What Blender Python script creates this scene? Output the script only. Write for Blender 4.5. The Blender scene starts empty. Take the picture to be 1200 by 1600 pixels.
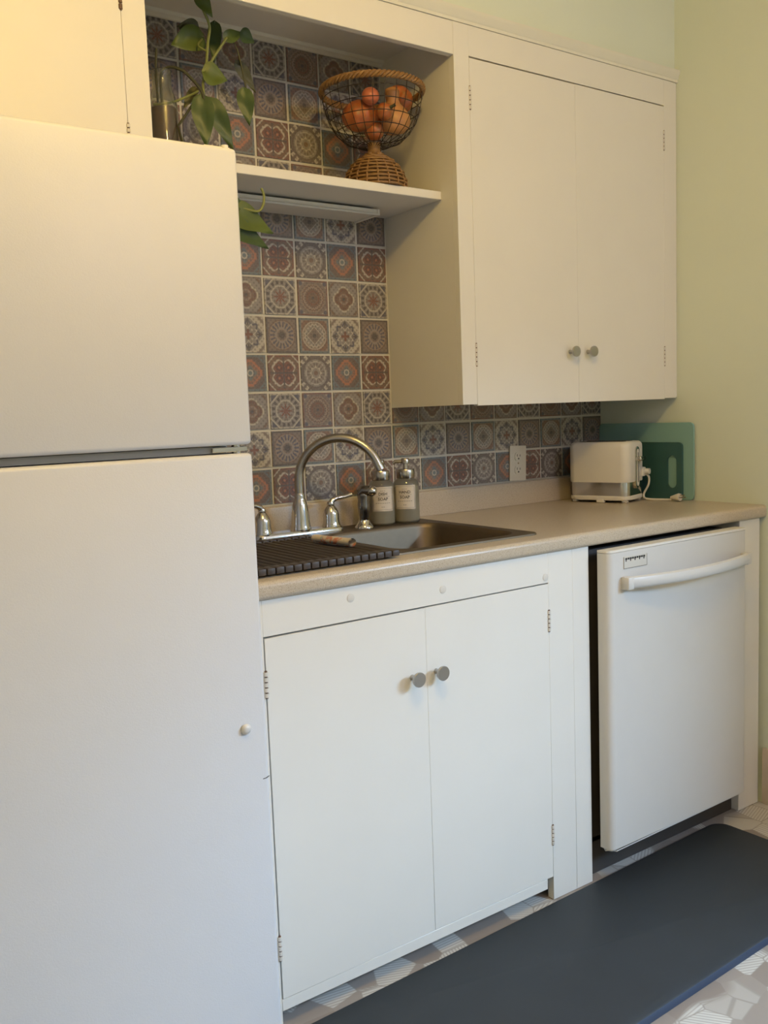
import bpy, bmesh, math, random
from mathutils import Vector, Matrix
random.seed(7)
PI = math.pi
S = bpy.context.scene
COL = S.collection

# ------------------------------------------------------------------ camera
cam_d = bpy.data.cameras.new('camera')
cam = bpy.data.objects.new('camera', cam_d); COL.objects.link(cam)
cam_d.sensor_fit = 'HORIZONTAL'; cam_d.sensor_width = 36.0
cam_d.lens = 1433.36 / 1200 * 36.0
cam_d.clip_start = 0.05
az, pit, roll = 0.61622, -0.107834, -0.037313
fw = Vector((math.sin(az)*math.cos(pit), math.cos(az)*math.cos(pit), math.sin(pit)))
rt = Vector((math.cos(az), -math.sin(az), 0)); up = rt.cross(fw)
r2 = rt*math.cos(roll) + up*math.sin(roll); u2 = -rt*math.sin(roll) + up*math.cos(roll)
M = Matrix((r2, u2, -fw)).transposed().to_4x4()
M.translation = Vector((-0.6191, -2.1843, 1.2343))
cam.matrix_world = M
S.camera = cam
CAMP = M.translation.copy()

# ------------------------------------------------------------------ world, light, exposure
w = bpy.data.worlds.new('world'); S.world = w; w.use_nodes = True
bg = w.node_tree.nodes['Background']
bg.inputs[0].default_value = (0.62, 0.78, 1.0, 1); bg.inputs[1].default_value = 0.6

def lamp(name, kind, loc, energy, color, **k):
    d = bpy.data.lights.new(name, kind); d.energy = energy; d.color = color
    for a, b in k.items(): setattr(d, a, b)
    o = bpy.data.objects.new(name, d); COL.objects.link(o); o.location = loc
    return o
LAMP = Vector((0.10, -1.60, 2.40))
lamp('ceiling_bulb_light', 'POINT', LAMP, 34.0, (1.0, 0.66, 0.17), shadow_soft_size=0.07)
# fill lamp added further back in the room to brighten the right side
FILL_LAMP = Vector((1.05, -3.30, 2.36))
lamp('back_fill_light', 'POINT', FILL_LAMP, 31.0, (0.86, 0.78, 1.0), shadow_soft_size=0.12)
# skylight entering, downwards, through the window in the right-hand wall behind the camera
WY0, WY1, WZ0, WZ1 = -3.40, -1.86, .70, 1.75
sky = lamp('window_daylight', 'AREA', (2.62, -3.12, 2.09), 232.0, (0.43, 0.68, 1.0),
           shape='RECTANGLE', size=1.9, size_y=0.34)
sky.rotation_euler = Vector((-1, .62, -.50)).to_track_quat('-Z', 'Y').to_euler()

S.view_settings.view_transform = 'Standard'; S.view_settings.look = 'None'
S.view_settings.gamma = 1.0; S.view_settings.use_curve_mapping = False
S.view_settings.exposure = 0.0

# ------------------------------------------------------------------ node expression helper
class X:
    nt = None
    def __init__(s, sock): s.s = sock
def _v(node, i, a):
    if isinstance(a, X): X.nt.links.new(a.s, node.inputs[i])
    else: node.inputs[i].default_value = a
def mth(op, a, b=None, c=None, clamp=False):
    n = X.nt.nodes.new('ShaderNodeMath'); n.operation = op; n.use_clamp = clamp
    _v(n, 0, a)
    if b is not None: _v(n, 1, b)
    if c is not None: _v(n, 2, c)
    return X(n.outputs[0])
X.__add__ = lambda a, b: mth('ADD', a, b); X.__radd__ = X.__add__
X.__sub__ = lambda a, b: mth('SUBTRACT', a, b); X.__rsub__ = lambda a, b: mth('SUBTRACT', b, a)
X.__mul__ = lambda a, b: mth('MULTIPLY', a, b); X.__rmul__ = X.__mul__
X.__truediv__ = lambda a, b: mth('DIVIDE', a, b)
def absx(a): return mth('ABSOLUTE', a)
def mn(a, b): return mth('MINIMUM', a, b)
def mx(a, b): return mth('MAXIMUM', a, b)
def cosx(a): return mth('COSINE', a)
def ln(a, b): return mth('SQRT', a*a + b*b)
def below(x, e, s=0.05):
    return mth('MULTIPLY_ADD', (e - x) if isinstance(e, X) else mth('SUBTRACT', e, x), 1.0/s, 0.5, clamp=True)
def band(x, c, wd, s=0.05): return below(absx(x - c), wd, s)
def mix(f, a, b):
    n = X.nt.nodes.new('ShaderNodeMix'); n.data_type = 'RGBA'
    _v(n, 0, f)
    for i, q in ((6, a), (7, b)):
        if isinstance(q, X): X.nt.links.new(q.s, n.inputs[i])
        else: n.inputs[i].default_value = (*q, 1)
    return X(n.outputs[2])
def noise(scale, detail=3, rough=0.5, vec=None, coord='Object'):
    n = X.nt.nodes.new('ShaderNodeTexNoise'); n.inputs['Scale'].default_value = scale
    n.inputs['Detail'].default_value = detail; n.inputs['Roughness'].default_value = rough
    if vec is None:
        t = X.nt.nodes.new('ShaderNodeTexCoord'); X.nt.links.new(t.outputs[coord], n.inputs['Vector'])
    else: X.nt.links.new(vec.s, n.inputs['Vector'])
    return X(n.outputs['Fac'])
def newmat(name, rough=0.5, metal=0.0, spec=0.5):
    m = bpy.data.materials.new(name); m.use_nodes = True
    X.nt = m.node_tree
    p = m.node_tree.nodes['Principled BSDF']
    p.inputs['Roughness'].default_value = rough; p.inputs['Metallic'].default_value = metal
    p.inputs['Specular IOR Level'].default_value = spec
    return m, p
def setc(p, c):
    if isinstance(c, X): X.nt.links.new(c.s, p.inputs['Base Color'])
    else: p.inputs['Base Color'].default_value = (*c, 1)
def bump(p, h, strength=0.1, dist=0.001):
    b = X.nt.nodes.new('ShaderNodeBump'); b.inputs['Strength'].default_value = strength
    b.inputs['Distance'].default_value = dist
    X.nt.links.new(h.s, b.inputs['Height']); X.nt.links.new(b.outputs[0], p.inputs['Normal'])
def plain(name, c, rough=0.5, metal=0.0, var=0.06, scale=20, bs=0.0, bscale=150, spec=0.5):
    m, p = newmat(name, rough, metal, spec)
    n = noise(scale, 4)
    lo = tuple(x*(1-var) for x in c); hi = tuple(min(1, x*(1+var)) for x in c)
    setc(p, mix(n, lo, hi))
    if bs: bump(p, noise(bscale, 3), bs)
    return m

# ------------------------------------------------------------------ materials
M_paint = plain('cream_white_paint', (.77, .74, .67), .42, var=.03, scale=6, bs=.10, bscale=60)
M_wall = plain('pale_mint_wall', (.70, .75, .63), .6, var=.03, scale=4, bs=.12, bscale=90)
M_ceil = plain('white_ceiling', (.75, .74, .70), .7, var=.03)
M_fridge = plain('white_textured_enamel', (.66, .66, .665), .42, var=.02, bs=.16, bscale=420)
M_white = plain('white_enamel', (.64, .62, .58), .32, var=.02)
M_plastic = plain('white_plastic', (.76, .73, .66), .35, var=.02)
M_dark = plain('dark_gap', (.05, .042, .036), .7)
M_gasket = plain('grey_gasket', (.27, .265, .245), .6)
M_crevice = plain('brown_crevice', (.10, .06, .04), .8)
M_grout = plain('cream_grout', (.62, .59, .50), .6, var=.08, scale=60)
M_mold = plain('pale_trim_paint', (.74, .72, .62), .45, var=.03)
M_base = plain('beige_baseboard_paint', (.62, .54, .46), .5, var=.05)
M_chrome = plain('chrome', (.62, .60, .57), .13, 1.0, var=.02)
M_nickel = plain('brushed_nickel', (.50, .46, .40), .26, 1.0, var=.05, scale=120)
M_sprayer = plain('dark_chrome', (.28, .26, .24), .2, 1.0)
M_steel = plain('stainless_steel', (.20, .158, .110), .50, 1.0, var=.08, scale=60)
M_knob = plain('satin_nickel_knob', (.46, .45, .43), .34, 1.0, var=.03)
M_rod = plain('brown_grey_silicone', (.055, .045, .040), .45, var=.15)
M_hinge = plain('painted_hinge', (.66, .62, .55), .5, var=.1)
M_rust = plain('worn_brown_metal', (.16, .10, .07), .6, .3)
M_matrub = plain('charcoal_blue_mat', (.024, .030, .036), .62, var=.18, scale=9, bs=.12, bscale=500)
M_matedge = plain('blue_mat_edge', (.026, .040, .072), .5)
M_lightteal = plain('light_teal_board', (.25, .44, .40), .45, var=.04)
M_darkteal = plain('dark_teal_board', (.038, .110, .105), .45, var=.08)
M_cord = plain('white_cord', (.70, .66, .58), .5)
M_outlet = plain('ivory_outlet', (.66, .61, .49), .4, var=.02)
M_slot = plain('outlet_slot', (.07, .06, .05), .6)
M_leaf = plain('green_leaf', (.090, .125, .020), .42, var=.35, scale=18)
M_leaf2 = plain('dark_green_leaf', (.050, .085, .022), .45, var=.3, scale=18)
M_leaf3 = plain('brown_green_leaf', (.085, .085, .030), .45, var=.4, scale=30)
M_stem = plain('yellow_green_stem', (.20, .22, .06), .5, var=.2)
M_stemd = plain('dark_stem', (.055, .055, .025), .55, var=.3)
M_wicker = plain('tan_wicker', (.25, .130, .040), .55, var=.35, scale=90)
M_wire = plain('dark_wire', (.045, .033, .022), .45, .6)
M_ink = plain('label_ink', (.05, .045, .04), .7)
M_inkl = plain('label_rule_ink', (.22, .19, .15), .7)
M_badge = plain('badge_face', (.62, .59, .52), .4)
M_black = plain('black_print', (.02, .018, .015), .5)
M_cloth = None

m, p = newmat('beige_speckled_laminate', .30)
n1, n2 = noise(420, 2, .7), noise(900, 1, .5)
c = mix(below(n1, .42, .10), (.50, .42, .315), (.36, .285, .20))
c = mix(below(n2, .40, .06), c, (.60, .53, .42))
setc(p, c); M_counter = m

m, p = newmat('orange_gourd_skin', .42)
c = mix(noise(25, 3), (.34, .080, .018), (.48, .15, .038))
c = mix(below(noise(70, 4), .42, .1), c, (.33, .15, .05)); setc(p, c); M_gourd = m
m, p = newmat('pale_gourd_skin', .42)
c = mix(noise(22, 3), (.48, .20, .06), (.58, .30, .11)); setc(p, c); M_gourd2 = m
m, p = newmat('pink_gourd_skin', .42)
c = mix(noise(25, 3), (.55, .18, .09), (.50, .13, .05)); setc(p, c); M_gourd3 = m

def glassy(name, c, rough, trans, alpha=1.0):
    m, p = newmat(name, rough)
    setc(p, mix(noise(6, 2), c, tuple(x*.93 for x in c)))
    p.inputs['Transmission Weight'].default_value = trans
    p.inputs['IOR'].default_value = 1.45
    return m
M_glass = glassy('clear_glass', (.80, .82, .76), .05, .94)
M_soap = glassy('cloudy_soap', (.76, .67, .50), .35, .30)
M_vglass = glassy('vase_glass', (.86, .88, .80), .03, .96)
M_vwater = glassy('reddish_brown_water', (.17, .07, .04), .15, .3)
m, p = newmat('paper_label', .6); setc(p, mix(noise(40, 3), (.66, .58, .47), (.70, .62, .51))); M_label = m

# lamp glass (off frame)
m, p = newmat('lamp_shade_glass', .4); setc(p, mix(noise(5, 2), (.8, .75, .65), (.82, .77, .67))); M_shade = m

# vinyl floor: printed hexagon-like facets, some white with hatching
m, p = newmat('patterned_vinyl_floor', .42)
nt = X.nt
tc = nt.nodes.new('ShaderNodeTexCoord')
vor = nt.nodes.new('ShaderNodeTexVoronoi'); vor.feature = 'F1'; vor.inputs['Scale'].default_value = 13.0
vor.inputs['Randomness'].default_value = .55
nt.links.new(tc.outputs['Object'], vor.inputs['Vector'])
ve = nt.nodes.new('ShaderNodeTexVoronoi'); ve.feature = 'DISTANCE_TO_EDGE'; ve.inputs['Scale'].default_value = 13.0
ve.inputs['Randomness'].default_value = .55
nt.links.new(tc.outputs['Object'], ve.inputs['Vector'])
sc_ = nt.nodes.new('ShaderNodeSeparateColor'); nt.links.new(vor.outputs['Color'], sc_.inputs[0])
rx, ry, rz = X(sc_.outputs[0]), X(sc_.outputs[1]), X(sc_.outputs[2])
sp = nt.nodes.new('ShaderNodeSeparateXYZ'); nt.links.new(tc.outputs['Object'], sp.inputs[0])
px, py = X(sp.outputs[0]), X(sp.outputs[1])
ang = ry * 6.28
stripe = mth('SINE', (px*cosx(ang) + py*mth('SINE', ang)) * 760.0)
patch = below(noise(2.6, 1), .56, .02)
white = below(rx, .62, .02) * patch
basec = mix(rz, (.27, .225, .19), (.34, .295, .255))
wc = mix(below(stripe, .30, .7)*below(rz, .75, .02), (.44, .405, .36), (.60, .58, .53))
c = mix(white, basec, wc)
c = mix(below(X(ve.outputs['Distance']), .022, .02)*white*.7, c, (.30, .26, .22))
setc(p, c); M_floor = m

# cloth roll: cream with coral print
m, p = newmat('printed_dishcloth', .8)
c = mix(below(noise(38, 2), .44, .05), (.58, .50, .40), (.55, .22, .14))
c = mix(below(noise(60, 1), .34, .05), c, (.35, .40, .38)); setc(p, c); M_cloth = m

# ------------------------------------------------------------------ patterned tile materials
TAU = (.235, .190, .160); TAN = (.34, .265, .21); DK = (.085, .075, .075); NAVY = (.100, .105, .150)
CRM = (.56, .51, .41); RUST = (.215, .085, .055); ORG = (.46, .185, .10); BLU = (.155, .205, .225)
GRY = (.31, .285, .255); BRN = (.20, .125, .085)
def tile_mat(name, fn):
    m, p = newmat(name, .34)
    nt = X.nt
    t = nt.nodes.new('ShaderNodeTexCoord'); s = nt.nodes.new('ShaderNodeSeparateXYZ')
    nt.links.new(t.outputs['Object'], s.inputs[0])
    u = X(s.outputs[0]) * (1/.0472); v = X(s.outputs[2]) * (1/.0472)
    au, av = absx(u), absx(v)
    r = ln(u, v); th = mth('ARCTAN2', v, u)
    c = fn(u, v, au, av, mx(au, av), mn(au, av), r, th)
    # worn, lacy print over everything
    lace = mth('SINE', au*21.0) * mth('SINE', av*21.0)
    c = mix(below(lace, -.35, .5)*.45, c, DK)
    c = mix(below(noise(260, 2, .7), .42, .12)*.35, c, GRY)
    c = mix(.22, c, (.20, .165, .14))
    setc(p, c); return m
def t_sun(u, v, au, av, m, n, r, th):
    c = mix(band(m, .93, .035), TAU, DK)
    c = mix(below(r, .86), c, TAN); c = mix(band(r, .84, .03), c, BRN)
    sp = below(0.15 - cosx(th*18), 0.0, .5)
    c = mix(sp*band(r, .60, .16), c, NAVY)
    c = mix(band(r, .40, .04), c, GRY); c = mix(below(r, .30), c, TAU)
    return mix(below(r, .20), c, DK)
def t_dia(u, v, au, av, m, n, r, th):
    c = mix(below(m, .88), BLU, TAN)
    c = mix(band(r, .95, .12)*below(m, .86), c, (.25, .145, .10))
    sc = r + cosx(th*16)*.045
    c = mix(below(sc, .66), c, GRY); c = mix(band(sc, .62, .035), c, CRM); c = mix(band(r, .78, .02), c, CRM)
    c = mix(below(au + av, .52), c, TAU); c = mix(band(au + av, .52, .03), c, CRM)
    return mix(below(r, .13), c, DK)
def t_cross(u, v, au, av, m, n, r, th):
    c4, c8 = cosx(th*4), cosx(th*8)
    c = mix(below(r, c4*.10 + .80), CRM, GRY)
    c = mix(band(r - c8*.10, .66, .07), c, NAVY)
    c = mix(band(r + c8*.12, .45, .05), c, CRM)
    pet = below(n*4.0 + absx(m - .72), .26, .06)
    c = mix(pet, c, DK)
    c = mix(below(au*.7 + av*.7 , 1.35)*0.0 + band(au + av, 1.62, .10), c, TAU)
    return mix(below(r, .20 + c4*.10), c, RUST)
def t_red(u, v, au, av, m, n, r, th):
    c = mix(band(m, .94, .05), BRN, RUST)
    o = m + cosx(th*8)*.07
    c = mix(below(o, .70), c, CRM); c = mix(below(o, .60), c, RUST)
    pd = ln(au - .30, av - .30)
    c = mix(band(pd, .15, .05), c, (.12, .05, .04)); c = mix(below(pd, .07), c, ORG)
    c = mix(below(n, .045)*below(m, .88), c, DK)
    return mix(band(au + av, 1.55, .06), c, CRM)
def t_lace(u, v, au, av, m, n, r, th):
    c8 = cosx(th*8)
    c = mix(band(au + av, 1.5, .17)*below(0 - cosx(th*20), 0.2, .5), (.17, .14, .125), CRM)
    c = mix(below(r, .80 + c8*.03), c, GRY); c = mix(band(r, .83, .03), c, (.15, .12, .11)); c = mix(band(r, .66, .025), c, CRM)
    c = mix(below(cosx(th*16), -.1, .6)*band(r, .45, .14), c, TAU)
    c = mix(band(r - c8*.06, .30, .05), c, CRM)
    return mix(below(r, .14), c, BRN)
def t_org(u, v, au, av, m, n, r, th):
    c4 = cosx(th*4)
    c = mix(below(m, .88), BLU, (.16, .12, .105))
    c = mix(band(au + av, 1.45, .08)*below(m, .86), c, BLU)
    q = r - c4*.06 + cosx(th*16)*.02
    c = mix(band(q, .62, .085), c, ORG); c = mix(below(q, .53), c, TAU)
    c = mix(band(q, .45, .03), c, ORG)
    c = mix(below(r - c4*.08, .30), c, BLU)
    return mix(band(r, .16, .04), c, CRM)
def t_star(u, v, au, av, m, n, r, th):
    s = au + av
    c = mix(below(s, 1.42), NAVY, GRY)
    c = mix(band(s, 1.38, .055), c, CRM); c = mix(band(m, .95, .03), c, CRM)
    o = mx(m, s*.707)
    c = mix(band(o, .78, .10)*below(cosx(th*16), 0.0, .5), c, DK)
    c = mix(band(o, .58, .04), c, CRM)
    c = mix(below(0 - cosx(th*8), .3, .5)*band(r, .44, .08), c, TAU)
    return mix(below(r, .26 + cosx(th*8)*.14), c, RUST)
def t_med(u, v, au, av, m, n, r, th):
    c = mix(band(m, .95, .035), TAU, RUST)
    c = mix(band(au + av, 1.52, .08)*below(m, .88), c, CRM)
    c = mix(below(ln(au - .80, av - .80), .12), c, NAVY)
    sc = r + cosx(th*24)*.03
    c = mix(below(sc, .80), c, TAN); c = mix(band(sc, .70, .04), c, BRN)
    c = mix(below(sc, .54), c, BRN); c = mix(band(r, .38, .03), c, RUST)
    return mix(below(r, .10), c, DK)
def t_quat(u, v, au, av, m, n, r, th):
    d = mn(ln(au - .30, av), ln(au, av - .30))
    c = mix(band(au + av, 1.6, .10), GRY, BRN)
    c = mix(below(d, .46), c, CRM); c = mix(below(d, .36), c, BRN)
    c = mix(band(d, .25, .03), c, RUST)
    c = mix(band(r, .26, .06), c, TAN); c = mix(below(r, .11), c, DK)
    return mix(band(m, .93, .035), c, TAU)
TILES = [[tile_mat('sunburst_tile', t_sun), tile_mat('diamond_tile', t_dia), tile_mat('cross_flower_tile', t_cross)],
         [tile_mat('red_flower_tile', t_red), tile_mat('lace_tile', t_lace), tile_mat('orange_ring_tile', t_org)],
         [tile_mat('octagon_star_tile', t_star), tile_mat('medallion_tile', t_med), tile_mat('quatrefoil_tile', t_quat)]]

# ------------------------------------------------------------------ mesh helpers
class MB:
    def __init__(s): s.b = bmesh.new()
    def box(s, x0, x1, y0, y1, z0, z1, bev=0.0, seg=2):
        r = bmesh.ops.create_cube(s.b, size=1.0)
        vs = r['verts']
        for q in vs:
            q.co = Vector(((x0+x1)/2 + q.co.x*(x1-x0), (y0+y1)/2 + q.co.y*(y1-y0), (z0+z1)/2 + q.co.z*(z1-z0)))
        if bev > 0:
            es = list({e for q in vs for e in q.link_edges})
            bmesh.ops.bevel(s.b, geom=es, offset=bev, segments=seg, profile=.5, affect='EDGES')
        return s
    def loft(s, rings, cap=True, closed=True):
        rs = [[s.b.verts.new(p) for p in ring] for ring in rings]
        n = len(rs[0])
        for a, b in zip(rs, rs[1:]):
            for i in range(n if closed else n-1):
                j = (i+1) % n
                s.b.faces.new((a[i], a[j], b[j], b[i]))
        if cap and closed:
            s.b.faces.new(rs[0][::-1]); s.b.faces.new(rs[-1])
        return s
    def lathe(s, prof, c=(0, 0, 0), seg=24, wob=None, cap=True):
        rings = []
        for k, (r, z) in enumerate(prof):
            rings.append([(c[0] + (r*(wob(k, 2*PI*i/seg) if wob else 1))*math.cos(2*PI*i/seg),
                           c[1] + (r*(wob(k, 2*PI*i/seg) if wob else 1))*math.sin(2*PI*i/seg), c[2] + z) for i in range(seg)])
        return s.loft(rings, cap)
    def tube(s, pts, r, seg=10, closed=False):
        pts = [Vector(p) for p in pts]; n = len(pts)
        rad = r if isinstance(r, (list, tuple)) else [r]*n
        rings = []; nrm = None
        for i in range(n):
            if closed: t = (pts[(i+1) % n] - pts[i-1]).normalized()
            else: t = (pts[min(i+1, n-1)] - pts[max(i-1, 0)]).normalized()
            if nrm is None:
                nrm = t.orthogonal().normalized()
                if abs(t.z) < .9: nrm = (Vector((0, 0, 1)) - t*t.z).normalized()
            nrm = (nrm - t*nrm.dot(t)).normalized(); bn = t.cross(nrm)
            rings.append([pts[i] + (nrm*math.cos(2*PI*k/seg) + bn*math.sin(2*PI*k/seg))*rad[i] for k in range(seg)])
        if closed: rings.append(rings[0]); return s.loft(rings, cap=False)
        return s.loft(rings)
    def cyl(s, a, b, r, r1=None, seg=20): return s.tube([a, b], [r, r if r1 is None else r1], seg)
    def prism(s, poly, d, axis='y'):
        """poly of 3D points, extruded by vector d"""
        d = Vector(d)
        return s.loft([[Vector(q) for q in poly], [Vector(q)+d for q in poly]])
    def xf(s, mat):
        bmesh.ops.transform(s.b, matrix=mat, verts=s.b.verts); return s
    def mesh(s, name, off=Vector((0, 0, 0)), ang=40):
        bmesh.ops.remove_doubles(s.b, verts=s.b.verts, dist=1e-6)
        bmesh.ops.recalc_face_normals(s.b, faces=s.b.faces)
        if off.length: bmesh.ops.translate(s.b, vec=-off, verts=s.b.verts)
        me = bpy.data.meshes.new(name); s.b.to_mesh(me); s.b.free()
        for f in me.polygons: f.use_smooth = True
        me.set_sharp_from_angle(angle=math.radians(ang))
        return me
WLOC = {}
def link(name, me, mat, parent=None, loc=None):
    o = bpy.data.objects.new(name, me); COL.objects.link(o)
    me.materials.clear(); me.materials.append(mat)
    if parent is not None: o.parent = parent
    return o
def root_loc(o):
    v = Vector((0, 0, 0))
    while o is not None: v = v + o.location; o = o.parent
    return v
def part(name, mb, mat, parent, label=None, local=False, ang=40):
    off = Vector((0, 0, 0)) if local else root_loc(parent)
    o = link(name, mb.mesh(name, off, ang), mat, parent)
    if label: o['label'] = label
    return o
def thing(name, label, cat, loc, group=None, rz=0.0):
    o = bpy.data.objects.new(name, None); COL.objects.link(o)
    o.empty_display_size = .05; o.location = loc; o.rotation_euler = (0, 0, rz)
    o['label'] = label; o['category'] = cat
    if group: o['group'] = group
    return o
def solo(name, mb, mat, loc, label, cat, group=None, ang=40):
    o = link(name, mb.mesh(name, Vector(loc), ang), mat); o.location = loc
    o['label'] = label; o['category'] = cat
    if group: o['group'] = group
    return o
def struct(name, mb, mat, label=None):
    o = link(name, mb.mesh(name), mat); o['kind'] = 'structure'
    if label: o['label'] = label
    return o
def rrect(x0, x1, y0, y1, r, n=5):
    pts = []
    for cx, cy, a0 in ((x1-r, y1-r, 0), (x0+r, y1-r, PI/2), (x0+r, y0+r, PI), (x1-r, y0+r, 1.5*PI)):
        for k in range(n+1):
            a = a0 + PI/2*k/n; pts.append((cx + r*math.cos(a), cy + r*math.sin(a)))
    return pts

# ------------------------------------------------------------------ the room
XR, XL, YF, ZC = 1.8700, -2.0, -4.3, 2.62
struct('floor', MB().box(XL, XR+.1, YF-.1, .1, -.05, 0), M_floor, 'patterned beige vinyl floor')
struct('ceiling', MB().box(XL-.1, XR+.1, YF-.1, .1, ZC, ZC+.05), M_ceil)
f = MB()
f.box(XR, XR+.1, WY1, .1, 0, ZC); f.box(XR, XR+.1, YF-.1, WY0, 0, ZC)
f.box(XR, XR+.1, WY0, WY1, 0, WZ0); f.box(XR, XR+.1, WY0, WY1, WZ1, ZC)
struct('wall_right', f, M_wall, 'pale mint green wall')
struct('wall_left', MB().box(XL-.1, XL, YF-.1, .1, 0, ZC), M_wall)
wb = struct('wall_back', MB().box(XL-.1, XR+.1, 0, .1, 0, ZC), M_grout, 'back wall with patterned tiles in cream grout')
# soffit wall above the cabinets, flush with their faces
struct('wall_upper', MB().box(XL, XR, -.312, 0, 2.245, ZC), M_wall, 'pale green wall above the cabinets')
struct('wall_front', MB().box(XL-.1, XR+.1, YF-.1, YF, 0, ZC), M_wall)
f = MB(); t = .05
f.box(XR-.015, XR, WY0-t, WY0, WZ0-t, WZ1+t); f.box(XR-.015, XR, WY1, WY1+t, WZ0-t, WZ1+t)
f.box(XR-.015, XR, WY0, WY1, WZ1, WZ1+t); f.box(XR-.025, XR, WY0-t, WY1+t, WZ0-t, WZ0)
struct('window_1', f, M_paint)
struct('baseboard_right', MB().box(XR-.012, XR, YF, -.632, 0, .176, .003), M_base, 'beige painted baseboard')
# crown strip along the top of the cabinets (stepped moulding)
prof = [(-.312, 2.2125), (-.3245, 2.2125), (-.3245, 2.220), (-.328, 2.224), (-.329, 2.232), (-.333, 2.237), (-.333, 2.247), (-.312, 2.252)]
struct('trim_1', MB().prism([(XL, y, z) for y, z in prof], (XR-XL, 0, 0)), M_mold, 'stepped moulding above the cabinets')

# ------------------------------------------------------------------ back wall tiles (each one a part of wall_back)
T, TX0, Z0 = .1009, .5628, 1.1985 + .1009*6
HALF = .0469
tm = {}
def tile_mesh(key, x0, x1, z0, z1):
    if key in tm: return tm[key]
    b = MB().box(x0, x1, -.0032, 0.0, z0, z1)
    me = b.mesh('tile'); tm[key] = me
    return me
for row in range(-4, 8):
    for col in range(-5, 13):
        cx = TX0 + (col+.5)*T; cz = Z0 - (row+.5)*T
        x0, x1, z0, z1 = -HALF, HALF, -HALF, HALF
        if col >= 4:
            if row < 5: continue
            if row == 5: z1 = min(z1, 1.252 - cz)
        if col == 12: x1 = min(x1, XR - .004 - cx)
        if col == 4 and row < 5: continue
        if col == -5 and row >= 0: continue
        if z1 - z0 < .01 or x1 - x0 < .01: continue
        mat = TILES[row % 3][col % 3]
        key = (row % 3, col % 3, round(x1, 3), round(z1, 3))
        me = tile_mesh(key, x0, x1, z0, z1)
        o = bpy.data.objects.new('tile', me); COL.objects.link(o)
        if not me.materials: me.materials.append(mat)
        o.parent = wb
        o.location = (cx + random.uniform(-.0006, .0006), -.0003*random.random(), cz + random.uniform(-.0006, .0006))
        o.rotation_euler = (0, random.uniform(-.004, .004), 0)

# ------------------------------------------------------------------ wall cabinets
def knob(mb_parent, x, y, z, r=.0155, length=.027):
    k = MB()
    k.lathe([(.0065, 0), (.0055, .004), (.0050, .012), (.0075, length-.010), (r*.93, length-.007), (r, length-.004), (r, length-.001), (r*.95, length)], seg=24)
    k.xf(Matrix.Translation((x, y, z)) @ Matrix.Rotation(PI/2, 4, 'X'))
    return part('knob', k, M_knob, mb_parent, 'satin nickel round knob')
def hinge(parent, x, y, z0, z1, r=.0042, mat=None):
    o = part('hinge', MB().cyl((x, y-.001, z0-.001), (x, y-.001, z1+.001), r*.62, seg=10), M_rust, parent)
    n = 5; st = (z1-z0)/n
    for i in range(n):
        part('knuckle', MB().cyl((x, y-.001, z0+i*st+.0014), (x, y-.001, z0+(i+1)*st-.0014), r, seg=10), mat or M_hinge, o)
    return o
YU = -.3215
uc = thing('wall_cabinet', 'tall cream two-door wall cabinet on the right above the toaster', 'cabinet', (1.41, 0, 1.247))
b = MB()
b.box(.969, .987, YU+.019, -.0005, 1.247, 2.244); b.box(1.834, 1.8610, YU+.019, -.0005, 1.247, 2.244)
b.box(.987, 1.834, YU+.019, -.005, 1.250, 1.268); b.box(.987, 1.834, YU+.019, -.005, 2.225, 2.244)
b.box(.987, 1.834, -.012, -.005, 1.268, 2.225)
part('cabinet_box', b, M_paint, uc)
part('stile', MB().box(.969, 1.0198, YU, YU+.019, 1.247, 2.212, .0005, 1), M_paint, uc)
part('stile', MB().box(1.8053, 1.8610, YU, YU+.019, 1.247, 2.212, .0005, 1), M_paint, uc)
part('scribe_strip', MB().box(1.8612, 1.8692, YU+.003, YU+.015, 1.250, 2.212), M_paint, uc)
part('rail', MB().box(1.0195, 1.8055, YU, YU+.019, 2.1365, 2.212, .0005, 1), M_paint, uc)
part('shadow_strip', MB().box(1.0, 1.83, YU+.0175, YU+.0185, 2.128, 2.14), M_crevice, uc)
dl = part('door', MB().box(1.0201, 1.4124, YU-.0004, YU+.0165, 1.2435, 2.1325, .0006, 1), M_paint, uc)
dr = part('door', MB().box(1.4128, 1.8051, YU-.0002, YU+.0165, 1.2440, 2.1332, .0006, 1), M_paint, uc)
knob(dl, 1.377, YU-.001, 1.388); knob(dr, 1.452, YU-.0005, 1.389)
for x in (1.0205, 1.8050):
    hinge(uc, x, YU+.0015, 2.004, 2.062); hinge(uc, x, YU+.0015, 1.348, 1.408)

# top rail bridging the open niche, niche ceiling and its moulding
nr = thing('niche_header', 'cream rail and recessed ceiling over the open shelf niche', 'header', (.56, -.31, 2.131))
part('rail', MB().box(.152, .969, YU, YU+.019, 2.131, 2.212, .001, 1), M_paint, nr)
part('niche_ceiling', MB().box(.152, .969, YU+.019, -.001, 2.209, 2.243), M_paint, nr)
part('cove_strip', MB().prism([(.152, y, z) for y, z in ((-.001, 2.209), (-.001, 2.196), (-.010, 2.1965), (-.013, 2.200), (-.022, 2.202), (-.026, 2.209))], (.817, 0, 0)), M_mold, nr)

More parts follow.
